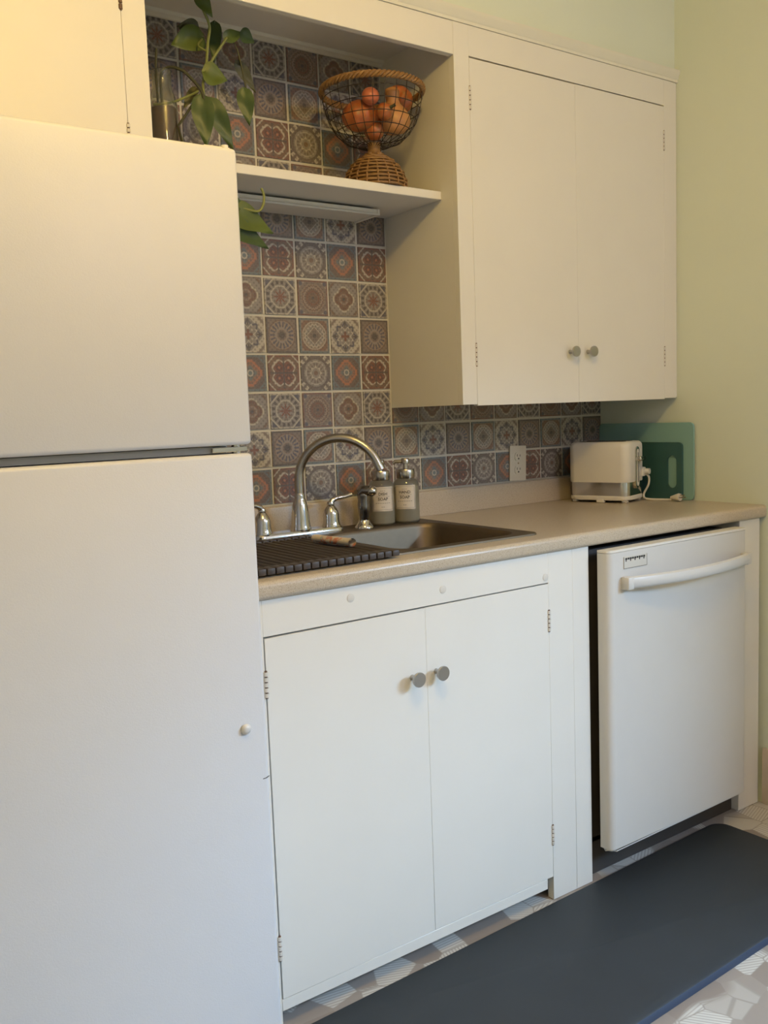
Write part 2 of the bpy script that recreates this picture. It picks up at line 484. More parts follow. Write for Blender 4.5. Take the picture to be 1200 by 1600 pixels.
lc = thing('wall_cabinet', 'cream wall cabinet above the refrigerator, its door lit yellow', 'cabinet', (-.3, 0, 1.76))
b = MB(); b.box(-.80, .1515, YU+.019, -.0005, 1.765, 2.243); part('cabinet_box', b, M_paint, lc)
part('stile', MB().box(.1008, .152, YU, YU+.019, 1.765, 2.212, .0005, 1), M_paint, lc)
part('rail', MB().box(-.80, .1005, YU, YU+.019, 2.1365, 2.212, .0005, 1), M_paint, lc)
part('stile', MB().box(-.80, -.75, YU, YU+.019, 1.765, 2.1365, .0005, 1), M_paint, lc)
d = part('door', MB().box(-.3, .1006, YU-.0004, YU+.0185, 1.770, 2.1325, .0015, 1), M_paint, lc)
hinge(lc, .1005, YU+.0012, 2.055, 2.115, mat=M_rust); hinge(lc, .1005, YU+.001, 1.79, 1.836)
d2 = part('door', MB().box(-.749, -.301, YU-.0008, YU+.0185, 1.770, 2.1325, .0015, 1), M_paint, lc)
knob(d, -.262, YU-.0008, 1.86); knob(d2, -.34, YU-.0008, 1.86)

# open shelf and the slim light box under it
solo('open_shelf', MB().box(.1525, .9685, -.258, -.004, 1.785, 1.807, .0015, 1), M_paint, (.56, -.13, 1.785),
     'cream open shelf under the plant and the wicker basket', 'shelf')
ul = thing('shelf_light', 'slim pale light box fixed under the open shelf', 'light', (.52, -.06, 1.764))
part('housing', MB().box(.165, .862, -.118, -.005, 1.7660, 1.7785, .001, 1), M_plastic, ul)
part('front_lip', MB().box(.163, .865, -.122, -.117, 1.7615, 1.7675, .0012, 1), M_white, ul, 'bright front lip')
part('end_cap', MB().box(.858, .866, -.120, -.004, 1.762, 1.7785, .0012, 1), M_plastic, ul)

# ------------------------------------------------------------------ refrigerator
fr = thing('refrigerator', 'white top-freezer refrigerator at the left of the counter', 'refrigerator', (-.28, -.42, 0))
part('body', MB().box(-.655, .090, -.720, -.03, .03, 1.655, .006), M_fridge, fr)
part('freezer_door', MB().box(-.664, .096, -.800, -.728, 1.190, 1.6685, .007, 3), M_fridge, fr)
ld = part('refrigerator_door', MB().box(-.664, .096, -.800, -.728, .075, 1.1755, .007, 3), M_fridge, fr)
part('gasket', MB().box(-.640, .055, -.784, -.7205, 1.1772, 1.1885), M_gasket, fr)
b = MB(); b.box(.028, .092, -.790, -.7225, 1.1785, 1.187, .001, 1); b.cyl((.078, -.775, 1.172), (.078, -.775, 1.193), .008, seg=14)
part('middle_hinge', b, M_chrome, fr, 'bright metal hinge between the doors')
b = MB(); b.box(.045, .093, -.785, -.70, 1.667, 1.673, .002, 1); b.cyl((.083, -.782, 1.662), (.083, -.782, 1.676), .006, seg=12)
part('top_hinge', b, M_plastic, fr)
b = MB().lathe([(.008, 0), (.0095, .0025), (.0075, .006), (.003, .0078)], seg=18)
b.xf(Matrix.Translation((.055, -.7995, .706)) @ Matrix.Rotation(PI/2, 4, 'X'))
part('bumper', b, M_white, fr, 'small round white bumper')
for z0, z1, nm in ((1.235, 1.56, 'handle'), (.70, 1.13, 'handle')):
    b = MB(); b.tube([(-.62, -.797, z0), (-.62, -.845, z0+.03), (-.62, -.85, (z0+z1)/2), (-.62, -.845, z1-.03), (-.62, -.797, z1)], .012, 10)
    part(nm, b, M_white, fr)
part('toe_grille', MB().box(-.64, .085, -.745, -.721, .012, .068, .003), M_gasket, fr)
b = MB().prism([(x_, -.7998, z_) for x_, z_ in ((.083, .6093), (.0895, .6095), (.0955, .612), (.0955, .6132), (.0885, .6108), (.083, .6105))], (0, -.0006, 0))
part('scuff', b, M_dark, fr, 'small dark scuff')

# ------------------------------------------------------------------ base cabinet
YB = -.6248
bc = thing('base_cabinet', 'white painted two-door sink cabinet under the countertop', 'cabinet', (.6, -.6, 0))
part('side_panel', MB().box(.1165, .135, YB+.02, -.03, .001, .8825), M_paint, bc)
part('side_panel', MB().box(1.088, 1.106, YB+.02, -.03, .001, .8825), M_paint, bc)
part('bottom_panel', MB().box(.135, 1.088, -.56, -.03, .036, .050), M_paint, bc)
for x0_, x1_ in ((.1165, .1880), (.9645, 1.0488), (1.0490, 1.1070)):
    part('stile', MB().box(x0_, x1_, YB, YB+.02, 0.001, .883, .0006, 1), M_paint, bc)
part('rail', MB().box(.1880, .9645, YB, YB+.02, .8105, .883, .0006, 1), M_paint, bc)
part('rail', MB().box(.1885, .9445, YB, YB+.02, .036, .0615, .001, 1), M_paint, bc)
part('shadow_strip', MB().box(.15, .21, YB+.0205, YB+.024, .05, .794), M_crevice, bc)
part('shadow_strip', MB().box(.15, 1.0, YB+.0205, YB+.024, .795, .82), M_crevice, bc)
part('inner_panel', MB().box(.21, 1.0, YB+.0205, YB+.024, .05, .795), M_paint, bc)
part('toe_kick', MB().box(.135, 1.086, -.555, -.54, .001, .0355), M_paint, bc)
d1 = part('door', MB().box(.1905, .5848, YB-.0004, YB+.018, .0622, .8068, .0006, 1), M_paint, bc)
d2 = part('door', MB().box(.5852, .9642, YB-.0002, YB+.018, .0626, .8074, .0006, 1), M_paint, bc)
knob(d1, .5435, YB-.0008, .660, .0165, .028); knob(d2, .6105, YB-.0003, .661, .0165, .028)
for x in (.1895, .9645):
    hinge(bc, x, YB+.001, .690, .743, .005); hinge(bc, x, YB+.001, .146, .198, .005)
for x, z in ((.393, .858), (.637, .841), (.955, .825)):
    b = MB().lathe([(.009, 0), (.009, .0012), (.006, .002), (.0015, .0022)], seg=16)
    b.xf(Matrix.Translation((x, YB+.0002, z)) @ Matrix.Rotation(PI/2, 4, 'X'))
    part('screw_plug', b, M_hinge, bc)
ep = part('end_panel', MB().box(1.7550, 1.8570, -.6210, -.05, 0.001, .883, .002, 1), M_paint, bc)

# ------------------------------------------------------------------ countertop with backsplash lip
ZT, ZU = .920, .8835
cprof = []
def arc(cy, cz, r, a0, a1, n=5): return [(cy + r*math.cos(a0+(a1-a0)*k/n), cz + r*math.sin(a0+(a1-a0)*k/n)) for k in range(n+1)]
front = [(-.560, ZT)] + arc(-.623, ZT-.012, .012, PI/2, PI) + arc(-.625, ZU+.010, .010, PI, 1.5*PI) + [(-.560, ZU)]
ct = thing('countertop', 'beige speckled laminate countertop with rounded front edge', 'countertop', (1.0, -.3, ZU))
b = MB()
X0, X1 = .1165, XR-.001
b.prism([(X0, y, z) for y, z in front], (X1-X0, 0, 0))
b.box(X0, .175, -.560, -.001, ZU, ZT); b.box(.995, X1, -.560, -.001, ZU, ZT); b.box(.175, .995, -.050, -.001, ZU, ZT)
part('worktop', b, M_counter, ct)
lip = [(-.0005, ZT+.0006), (-.020, ZT+.0006)] + [(-.020, .9895)] + arc(-.014, .9895, .006, PI, PI/2, 3) + [(-.0005, .9955)]
bs = thing('backsplash', 'low beige laminate backsplash strip below the wall tiles', 'backsplash', (1.0, -.01, ZU))
part('lip', MB().prism([(X0, y, z) for y, z in lip], (X1-X0, 0, 0)), M_counter, bs)
part('caulk_strip', MB().prism([(X0, y, z) for y, z in ((-.0035, .9955), (-.012, .9958), (-.0035, .9995))], (X1-X0, 0, 0)), M_grout, bs)

# ------------------------------------------------------------------ sink
sk = thing('sink', 'double bowl stainless steel drop-in sink', 'sink', (.585, -.3, .80))
b = MB(); bm = b.b
def loop(pts, z): return [bm.verts.new((x, y, z)) for x, y in pts]
def ring_edges(vs): return [bm.edges.new((vs[i], vs[(i+1) % len(vs)])) for i in range(len(vs))]
zr = .9240
outer = loop(rrect(.168, 1.002, -.566, -.044, .03), zr)
eo = ring_edges(outer)
bowls = [(.205, .560, -.535, -.165), (.600, .968, -.535, -.165)]
inner = []
for x0, x1, y0, y1 in bowls:
    v = loop(rrect(x0, x1, y0, y1, .055, 7), zr); inner.append(v); eo += ring_edges(v)
bmesh.ops.triangle_fill(bm, use_beauty=True, use_dissolve=False, edges=eo)
skirt = loop(rrect(.166, 1.004, -.568, -.042, .032), .9202)
for i in range(len(outer)):
    j = (i+1) % len(outer); bm.faces.new((outer[i], outer[j], skirt[j], skirt[i]))
part('rim', b, M_steel, sk)
for x0, x1, y0, y1 in bowls:
    b = MB(); rings = []
    for ins, z, rr in ((0, .9240, .055), (.003, .921, .054), (.006, .912, .053), (.013, .800, .05), (.020, .770, .05), (.035, .757, .05), (.06, .752, .045)):
        rings.append([(x, y, z) for x, y in rrect(x0+ins, x1-ins, y0+ins, y1-ins, rr, 7)])
    b.loft(rings, cap=False); b.b.verts.ensure_lookup_table()
    b.b.faces.new([b.b.verts[-len(rings[0])+i] for i in range(len(rings[0]))])
    o = part('bowl', b, M_steel, sk)
    cx, cy = (x0+x1)/2, (y0+y1)/2
    part('drain', MB().lathe([(.042, .7525), (.042, .755), (.034, .756), (.030, .7535), (.006, .7535)], (cx, cy, 0), 24), M_chrome, o)

# ------------------------------------------------------------------ faucet
ZR = .9242; FY = -.113
fa = thing('faucet', 'chrome gooseneck kitchen faucet with two lever handles behind the sink', 'faucet', (.575, FY, ZR))
b = MB()
dp = rrect(.437, .706, FY-.026, FY+.026, .025, 6)
b.loft([[(x, y, ZR) for x, y in dp], [(x, y, ZR+.009) for x, y in dp],
        [(.5715+(x-.5715)*.975, FY+(y-FY)*.85, ZR+.014) for x, y in dp]])
part('deck_plate', b, M_chrome, fa)
bx = .580
bell = [(.027, .010), (.0275, .016), (.026, .022), (.0245, .030), (.0235, .050), (.0205, .075), (.016, .092), (.0135, .098), (.0145, .102), (.0135, .106), (.012, .110)]
part('spout_base', MB().lathe(bell, (bx, FY, ZR), 28), M_chrome, fa)
pts = [Vector((bx, FY, ZR+.10)), Vector((bx, FY, 1.065))]
R = .109; dv = Vector((math.cos(PI/4), -math.sin(PI/4), 0))
for k in range(1, 23):
    a = PI*(.90)*k/22
    pts.append(Vector((bx, FY, 1.065)) + dv*(R - R*math.cos(a)) + Vector((0, 0, R*math.sin(a))))
e = (pts[-1]-pts[-2]).normalized(); pts.append(pts[-1] + e*.004)
part('spout', MB().tube(pts, [.0118]*(len(pts)-2) + [.0125, .0125], 16), M_nickel, fa, 'gooseneck spout')
part('spout_tip', MB().tube([pts[-1]-e*.004, pts[-1]+e*.006], .0136, 16), M_nickel, fa)
for hx, sg in ((.468, -1), (.674, 1)):
    hb = [(.0245, .010), (.025, .016), (.0225, .022), (.0215, .030), (.0215, .046), (.0175, .058), (.0120, .066), (.0095, .069), (.0105, .073), (.0085, .079)]
    hd = part('handle_base', MB().lathe(hb, (hx, FY, ZR), 24), M_chrome, fa)
    pl = [(hx, FY, ZR+.072), (hx+sg*.006, FY-.001, ZR+.083), (hx+sg*.020, FY-.003, ZR+.088), (hx+sg*.042, FY-.008, ZR+.090), (hx+sg*.060, FY-.013, ZR+.095)]
    part('lever', MB().tube(pl, [.0085, .0075, .0060, .0055, .0066], 12), M_chrome, hd)

sp_ = thing('side_sprayer', 'dark chrome side sprayer between the faucet and the soap bottles', 'sprayer', (.770, -.128, ZR))
part('escutcheon', MB().lathe([(.026, 0), (.026, .004), (.021, .010), (.016, .018), (.0145, .022)], (.770, -.128, ZR), 24), M_chrome, sp_)
part('grip', MB().lathe([(.012, .018), (.013, .030), (.0155, .045), (.0165, .062), (.0150, .078), (.0165, .088), (.0165, .094), (.010, .102)], (.770, -.128, ZR), 20), M_sprayer, sp_)
part('spray_head', MB().tube([(.762, -.124, ZR+.094), (.769, -.131, ZR+.103), (.779, -.145, ZR+.102)], [.013, .0155, .0135], 16), M_sprayer, sp_)
b = MB().lathe([(.0005, -.0145), (.0075, -.0125), (.0125, -.0073), (.0145, 0), (.0125, .0073), (.0075, .0125), (.0005, .0145)], (.783, -.151, ZR+.1005), 20)
part('button', b, M_chrome, sp_, 'shiny round chrome button')

# ------------------------------------------------------------------ soap bottles
def text_mesh(body, size):
    cu = bpy.data.curves.new('text', 'FONT'); cu.body = body; cu.size = size; cu.align_x = 'CENTER'; cu.align_y = 'CENTER'
    cu.extrude = .0002; cu.offset = .00012; cu.resolution_u = 2
    o = bpy.data.objects.new('text', cu); COL.objects.link(o)
    bpy.context.view_layer.update()
    dg = bpy.context.evaluated_depsgraph_get()
    me = bpy.data.meshes.new_from_object(o.evaluated_get(dg))
    bpy.data.objects.remove(o); bpy.data.curves.remove(cu)
    return me
def wrap(me, R_, ang, z, cx, cy, base):
    for v in me.vertices:
        a = ang + v.co.x/R_; rr = R_ + v.co.z
        v.co = Vector((cx + rr*math.cos(a), cy + rr*math.sin(a), z + v.co.y)) - base
def soap(x, y, word, label):
    base = Vector((x, y, ZR)); RB = .0365
    t = thing('soap_bottle', label, 'bottle', base, 'soap dispensers behind the sink')
    H = .121
    part('glass', MB().lathe([(RB*.86, 0), (RB*.97, .003), (RB, .008), (RB, H-.016), (RB*.95, H-.006), (RB*.80, H), (.022, H+.004), (.021, H+.010)], (x, y, ZR), 36), M_glass, t)
    part('liquid', MB().lathe([(RB*.80, .003), (RB*.93, .006), (RB*.94, .010), (RB*.94, .102), (RB*.90, .103)], (x, y, ZR), 32), M_soap, t, 'pale cloudy soap')
    part('collar', MB().lathe([(.0245, H+.003), (.0255, H+.005), (.0255, H+.026), (.0240, H+.029), (.010, H+.030)], (x, y, ZR), 28), M_nickel, t)
    part('pump_stem', MB().lathe([(.0065, H+.028), (.0065, H+.044), (.012, H+.045), (.0125, H+.056), (.0105, H+.059)], (x, y, ZR), 20), M_nickel, t)
    nd = Vector((-.80, .60, 0)) if word == 'HAND' else Vector((.55, .83, 0))
    q = Vector((x, y, ZR+H+.051))
    part('nozzle', MB().tube([q, q+nd*.028, q+nd*.036+Vector((0, 0, -.006))], [.0055, .0048, .0042], 10), M_nickel, t)
    ang = math.atan2(CAMP.y-y, CAMP.x-x) + (.13 if word == 'DISH' else -.12)
    # label: a curved paper patch with printed lines
    hw, z0, z1 = .84, .040, .107
    r0, r1 = RB+.0004, RB+.0009
    N = 14
    def ar(rr, z): return [(x+rr*math.cos(ang-hw+2*hw*k/N), y+rr*math.sin(ang-hw+2*hw*k/N), ZR+z) for k in range(N+1)]
    lo_o, hi_o, lo_i, hi_i = ar(r1, z0), ar(r1, z1), ar(r0, z0), ar(r0, z1)
    mbl = MB(); rings = [[lo_o[k], hi_o[k], hi_i[k], lo_i[k]] for k in range(N+1)]
    mbl.loft(rings)
    lb = part('label', mbl, M_label, t)
    def rule(zc, w_, h_, mat=M_inkl, off=0.0):
        a0, a1 = ang+(off-w_)/RB, ang+(off+w_)/RB; n = 10 if w_ > .003 else 2
        rg = [[(x+rr*math.cos(a0+(a1-a0)*k/n), y+rr*math.sin(a0+(a1-a0)*k/n), ZR+zc+dz) for rr, dz in ((r1+.0004, -h_), (r1+.0004, h_), (r1, h_), (r1, -h_))] for k in range(n+1)]
        return rg
    b = MB()
    wl = hw*RB*.90
    for zc in (z0+.004, z1-.004): b.loft(rule(zc, wl, .00035))
    for off in (-wl, wl): b.loft(rule((z0+z1)/2, .0004, (z1-z0)/2-.004, off=off))
    for off in (-.0058, -.001, .0045): b.loft(rule(.0965, .0018, .0006, off=off))
    b.loft(rule(.0805, .019, .0003))
    for k in range(7): b.loft(rule(.0625, .0020, .0006, off=-.018+k*.006))
    for off in (-.003, .002): b.loft(rule(.0520, .0016, .0007, off=off))
    part('printed_rules', b, M_inkl, lb)['kind'] = 'stuff'
    for txt, zz in ((word, .0875), ('SOAP', .0735)):
        me = text_mesh(txt, .0115)
        wrap(me, r1+.0003, ang, ZR+zz, x, y, base)
        o = link('lettering', me, M_ink, lb)
soap(.848, -.102, 'DISH', 'left soap pump bottle labelled DISH SOAP, next to the sprayer')
soap(.928, -.112, 'HAND', 'right soap pump bottle labelled HAND SOAP, nearest the outlet')

# ------------------------------------------------------------------ roll-up drying rack
rk = thing('drying_rack', 'dark brown roll-up drying rack laid over the left sink bowl', 'rack', (.35, -.39, .9245))
y0, y1 = -.598, -.205
zc = .9315
rod_me = None; cap_me = None
for k in range(19):
    x = .533 - k*.0203
    if rod_me is None:
        rod_me = MB().tube([(0, y0+.012, 0), (0, y1-.012, 0)], .0052, 10).mesh('rod'); rod_me.materials.append(M_rod)
        cap_me = []
        for yy in (y0, y1-.030):
            q_ = MB().box(-.0088, .0088, yy, yy+.030, -.0066, .0066, .002, 2).mesh('end_grip'); q_.materials.append(M_rod); cap_me.append(q_)
    o = bpy.data.objects.new('rod', rod_me); COL.objects.link(o); o.parent = rk
    o.location = Vector((x, 0, zc)) - rk.location
    for q_ in cap_me:
        o2 = bpy.data.objects.new('end_grip', q_); COL.objects.link(o2); o2.parent = o
for yy in (y0+.008, y1-.022): part('link_strip', MB().box(.1676, .533, yy, yy+.014, zc-.0022, zc+.0022), M_rod, rk)

# rolled dishcloth on the rack
a_, b_ = Vector((.482, -.345, 0)), Vector((.500, -.475, 0)); dr_ = (b_-a_).normalized(); sd = Vector((-dr_.y, dr_.x, 0))
mbc = MB(); sec = []
ro, zc2 = .0120, .9368
for k in range(31):
    a = -PI/2 + 2*PI*1.6*k/30; rr = ro - .0045*k/30
    sec.append((rr*math.cos(a)*1.15, rr*math.sin(a)*.85))
sec2 = [(p_[0]*.88, p_[1]*.88) for p_ in sec[::-1]]
prof = sec + sec2
rings = []
for s_ in range(9):
    q = a_.lerp(b_, s_/8); wv = 1 + .04*math.sin(s_*1.9)
    rings.append([q + sd*px_*wv + Vector((0, 0, zc2 + .0104 + pz_*wv)) for px_, pz_ in prof])
mbc.loft(rings, cap=False)
n_ = len(prof)
solo('rolled_dishcloth', mbc, M_cloth, (.49, -.39, zc2), 'small rolled cream dishcloth with coral print on the drying rack', 'cloth')

# ------------------------------------------------------------------ outlet
ol = thing('outlet', 'ivory duplex outlet plate tilted on the tiled backsplash', 'outlet', (1.462, -.0042, 1.055))
b = MB().box(-.036, .036, -.0055, 0, -.057, .057, .002, 2)
part('cover_plate', b, M_outlet, ol, local=True)
for dz in (.0215, -.0215):
    pr = [(.0165*math.cos(2*PI*k/28), max(-.0135, min(.0135, .0165*math.sin(2*PI*k/28)))) for k in range(28)]
    rc_ = part('receptacle', MB().prism([(px_, -.0052, dz+pz_) for px_, pz_ in pr], (0, -.0022, 0)), M_outlet, ol, local=True)
    part('slot', MB().box(-.0077, -.0053, -.0078, -.0070, dz, dz+.008), M_slot, rc_, local=True)
    part('slot', MB().box(.0050, .0072, -.0078, -.0070, dz, dz+.0068), M_slot, rc_, local=True)
    part('slot', MB().cyl((0, -.0078, dz-.0065), (0, -.0070, dz-.0065), .0029, seg=12), M_slot, rc_, local=True)
part('screw', MB().cyl((0, -.0052, 0), (0, -.0066, 0), .0028, seg=12), M_nickel, ol, local=True)
ol.rotation_euler = (0, .035, 0)

# ------------------------------------------------------------------ dishwasher
dw = thing('dishwasher', 'white built-in dishwasher beside the sink cabinet', 'dishwasher', (1.41, -.6, 0))
DX0, DX1, DY = 1.122, 1.706, -.676
part('tub', MB().box(1.130, 1.700, -.60, -.06, .09, .868), M_dark, dw, 'dark tub behind the door')
b = MB()
pl = [(DX0, -.640)] + [(DX0 + .020 - .020*math.cos(a), DY + .020 - .020*math.sin(a)) for a in [PI/2*k/5 for k in range(6)]] \
   + [(DX1 - .012 + .012*math.sin(a), DY + .012 - .012*math.cos(a)) for a in [PI/2*k/4 for k in range(5)]] + [(DX1, -.640)]
rings = [[(x, y, .0905) for x, y in pl], [(x, y, .866) for x, y in pl]]
b.loft(rings)
bev = [e for e in b.b.edges if abs(e.verts[0].co.z-e.verts[1].co.z) < 1e-4 and e.verts[0].co.z < .1]
bmesh.ops.bevel(b.b, geom=bev, offset=.006, segments=2, affect='EDGES')
dd = part('door', b, M_white, dw)
part('top_strip', MB().prism([(x + (1 if x > 1.4 else -1)*(-.001), y+.001, .8668) for x, y in pl], (0, 0, .0062)), M_plastic, dw)
part('side_trim', MB().box(1.1165, 1.1190, -.612, -.06, .20, .870), M_nickel, dw, 'thin metal side trim')
b = MB(); b.box(1.112, 1.750, -.600, -.590, .002, .102); part('kick_plate', b, M_dark, dw, 'dark recessed kick plate')
part('gap_shade', MB().box(1.1085, 1.1160, -.600, -.06, .03, .874), M_dark, dw)  # dark strip standing in for the shade in the gap beside the dishwasher
# bowed handle
hx0, hx1, hz = 1.168, 1.696, .788
rings = []
for k in range(25):
    tt = k/24; xx = hx0 + (hx1-hx0)*tt
    bow = .020 + .040*math.sin(PI*min(1, max(0, tt)))**.8
    yo = DY - bow
    sec = [(DY+.002, hz+.016), (yo+.010, hz+.0165), (yo+.003, hz+.013), (yo, hz+.004), (yo+.001, hz-.008), (yo+.006, hz-.014), (yo+.014, hz-.016)]
    inn = [(min(yo+.030, DY+.002), hz-.010), (min(yo+.026, DY+.002), hz+.004)] if 0 < k < 24 else [(DY+.002, hz-.016), (DY+.002, hz+.004)]
    sec = sec[1:] + inn
    rings.append([(xx, y, z) for y, z in sec])
hd_ = part('handle', MB().loft(rings), M_white, dw, 'bowed white handle')
b = MB()
b.box(hx0-.001, hx0+.022, DY-.026, DY+.001, hz-.0165, hz+.0165, .005, 2)
part('handle_mount', b, M_white, hd_)
part('handle_mount', MB().box(hx1-.022, hx1+.001, DY-.024, DY+.001, hz-.0165, hz+.0165, .005, 2), M_white, hd_)
bd = part('badge', MB().box(1.178, 1.268, DY-.0012, DY+.0005, .822, .852), M_badge, dw, 'small badge with dark print along its top')
b = MB()
for k in range(9):
    x = 1.184 + k*.0086
    b.box(x, x+.0068, DY-.0016, DY-.0010, .8445, .8492)
    if k % 2 == 0: b.box(x+.001, x+.0042, DY-.0016, DY-.0010, .8400, .8446)
part('lettering', b, M_black, bd)
b = MB()
b.box(1.178, 1.268, DY-.0016, DY-.001, .822, .8232); b.box(1.178, 1.1790, DY-.0016, DY-.001, .822, .852); b.box(1.267, 1.268, DY-.0016, DY-.001, .822, .852)
part('outline', b, M_inkl, bd)

# ------------------------------------------------------------------ toaster (local: long axis = x, lever end = +x, near side = -y)
TL_, TW = .212, .138
ts = thing('toaster', 'white two-slot toaster with chrome band on the counter corner', 'toaster', (1.712, -.160, ZT+.0003), rz=math.radians(-73))
def tplan(sx, sy, r, z, bulge=.006):
    pts = rrect(-TL_/2*sx, TL_/2*sx, -TW/2*sy, TW/2*sy, r, 6)
    return [(x, y + math.copysign(bulge*(1-(x/(TL_/2))**2), y), z) for x, y in pts]
part('base', MB().loft([tplan(.97, .97, .035, .008), tplan(1.0, 1.0, .036, .011), tplan(1.0, 1.0, .036, .020), tplan(.97, .97, .035, .022)]), M_plastic, ts, local=True)
b = MB()
for fx, fy, l_ in ((-.085, -.05, .018), (.085, -.05, .018), (-.085, .05, .018), (.085, .05, .018), (.010, -.066, .026)):
    part('foot', MB().box(fx-l_/2, fx+l_/2, fy-.008, fy+.008, 0, .013, .002, 1), M_plastic, ts, local=True)
part('chrome_band', MB().loft([tplan(.955, .95, .026, .021), tplan(.955, .95, .026, .066)]), M_chrome, ts, 'polished chrome band', local=True)
b = MB().loft([tplan(.975, .97, .026, .065), tplan(.985, .985, .027, .068), tplan(.985, .985, .027, .174), tplan(.978, .97, .026, .184), tplan(.95, .93, .032, .191), tplan(.90, .86, .03, .194)])
bd_ = part('shell', b, M_plastic, ts, local=True)
for yy in (-.026, .026): part('bread_slot', MB().box(-.075, .075, yy-.012, yy+.012, .1938, .1950), M_dark, ts, local=True)
# lever track on the +x end
ex = TL_/2*.985
def oval(w_, h_, cz, n=10): return [(w_*math.cos(a), cz + (h_ if math.sin(a) > 0 else -h_) + w_*math.sin(a)) for a in [2*PI*(k+.5)/(2*n) for k in range(2*n)]]
lt = part('lever_track', MB().loft([[(ex-.006, y_, z_) for y_, z_ in oval(.0155, .052, .110)], [(ex+.003, y_, z_) for y_, z_ in oval(.0155, .052, .110)], [(ex+.004, y_, z_) for y_, z_ in oval(.0135, .052, .110)]]), M_chrome, ts, 'chrome-framed lever track', local=True)
part('track_slot', MB().loft([[(ex+.002, y_, z_) for y_, z_ in oval(.0095, .050, .110)], [(ex+.0046, y_, z_) for y_, z_ in oval(.0095, .050, .110)]]), M_plastic, lt, local=True)
part('slot_line', MB().box(ex+.004, ex+.0051, -.002, .002, .062, .158), M_dark, lt, local=True)
b = MB().box(ex+.003, ex+.024, -.021, .021, .131, .145, .005, 3)
part('lever', b, M_chrome, ts, 'chrome lever', local=True)
dl_ = part('dial_bracket', MB().box(ex-.006, ex+.008, .034, .058, .078, .108, .004, 2), M_plastic, ts, local=True)
part('browning_dial', MB().cyl((ex+.007, .052, .094), (ex+.022, .052, .094), .0095, seg=16), M_plastic, dl_, local=True)
# cord: from the far side of the toaster down to the counter and its plug
mt = ts.matrix_basis.copy(); mt = Matrix.Translation(ts.location) @ Matrix.Rotation(ts.rotation_euler.z, 4, 'Z')
inv_ = mt.inverted()
wp = [mt @ Vector((ex+.008, .054, .086)), mt @ Vector((ex+.016, .060, .075)), mt @ Vector((ex+.014, .062, .050)), mt @ Vector((ex-.004, .066, .016)), Vector((1.790, -.262, ZT+.0045)), Vector((1.806, -.320, ZT+.0040)), Vector((1.808, -.345, ZT+.0050))]
sm = []
for i in range(len(wp)-1):
    p0, p1, p2, p3 = wp[max(i-1, 0)], wp[i], wp[i+1], wp[min(i+2, len(wp)-1)]
    for k in range(6):
        t_ = k/6
        sm.append(.5*((2*p1) + (p2-p0)*t_ + (2*p0-5*p1+4*p2-p3)*t_*t_ + (3*p1-p0-3*p2+p3)*t_**3))
sm.append(wp[-1])
cd = part('cord', MB().tube([inv_ @ q for q in sm], .0036, 8), M_cord, ts, local=True)
pq = Vector((1.808, -.345, ZT+.0130))
b = MB().tube([inv_ @ (pq + Vector((0, .004, -.002))), inv_ @ (pq + Vector((.001, -.010, 0))), inv_ @ (pq + Vector((.002, -.024, .001))), inv_ @ (pq + Vector((.002, -.030, .001)))], [.005, .0085, .0125, .0115], 12)
part('plug', b, M_cord, cd, local=True)
for dx in (-.006, .006): part('prong', MB().tube([inv_ @ (pq + Vector((dx+.002, -.029, .001))), inv_ @ (pq + Vector((dx+.002, -.046, .001)))], .0018, 6), M_nickel, cd, local=True)
b = MB().tube([inv_ @ (pq + Vector((.002, -.029, .008))), inv_ @ (pq + Vector((.002, -.046, .008)))], .0022, 6)
part('prong', b, M_nickel, cd, local=True)

# ------------------------------------------------------------------ cutting boards leaning on the right wall
def board(y0, y1, z0, z1, x, th, r, hole=None):
    b = MB(); bm = b.b
    def lp(pts, xx): return [bm.verts.new((xx, y, z)) for y, z in pts]
    loops = [rrect(y0, y1, z0, z1, r, 6)]
    if hole: loops.append(hole)
    sides = []
    for xx in (x, x+th):
        es, vl = [], []
        for L_ in loops:
            v = lp(L_, xx); vl.append(v); es += [bm.edges.new((v[i], v[(i+1) % len(v)])) for i in range(len(v))]
        bmesh.ops.triangle_fill(bm, use_beauty=True, use_dissolve=False, edges=es); sides.append(vl)
    for A, B in zip(*sides):
        for i in range(len(A)):
            j = (i+1) % len(A); bm.faces.new((A[i], A[j], B[j], B[i]))
    return b
solo('cutting_board', board(-.390, -.006, ZT+.0005, 1.168, XR-.0135, .006, .016), M_lightteal, (XR-.004, -.2, ZT),
     'large light teal cutting board leaning on the right wall', 'cutting board')
hole = rrect(-.331, -.296, .958, 1.063, .0165, 6)
solo('cutting_board', board(-.353, -.045, ZT+.0005, 1.105, XR-.0210, .006, .014, hole), M_darkteal, (XR-.012, -.2, ZT),
     'smaller dark teal cutting board with oval grip hole', 'cutting board')

# ------------------------------------------------------------------ wicker compote basket with gourds
BX, BY, BZ = .808, -.185, 1.8075
bk = thing('wicker_basket', 'footed wire bowl basket with wicker rim on the open shelf', 'basket', (BX, BY, BZ))
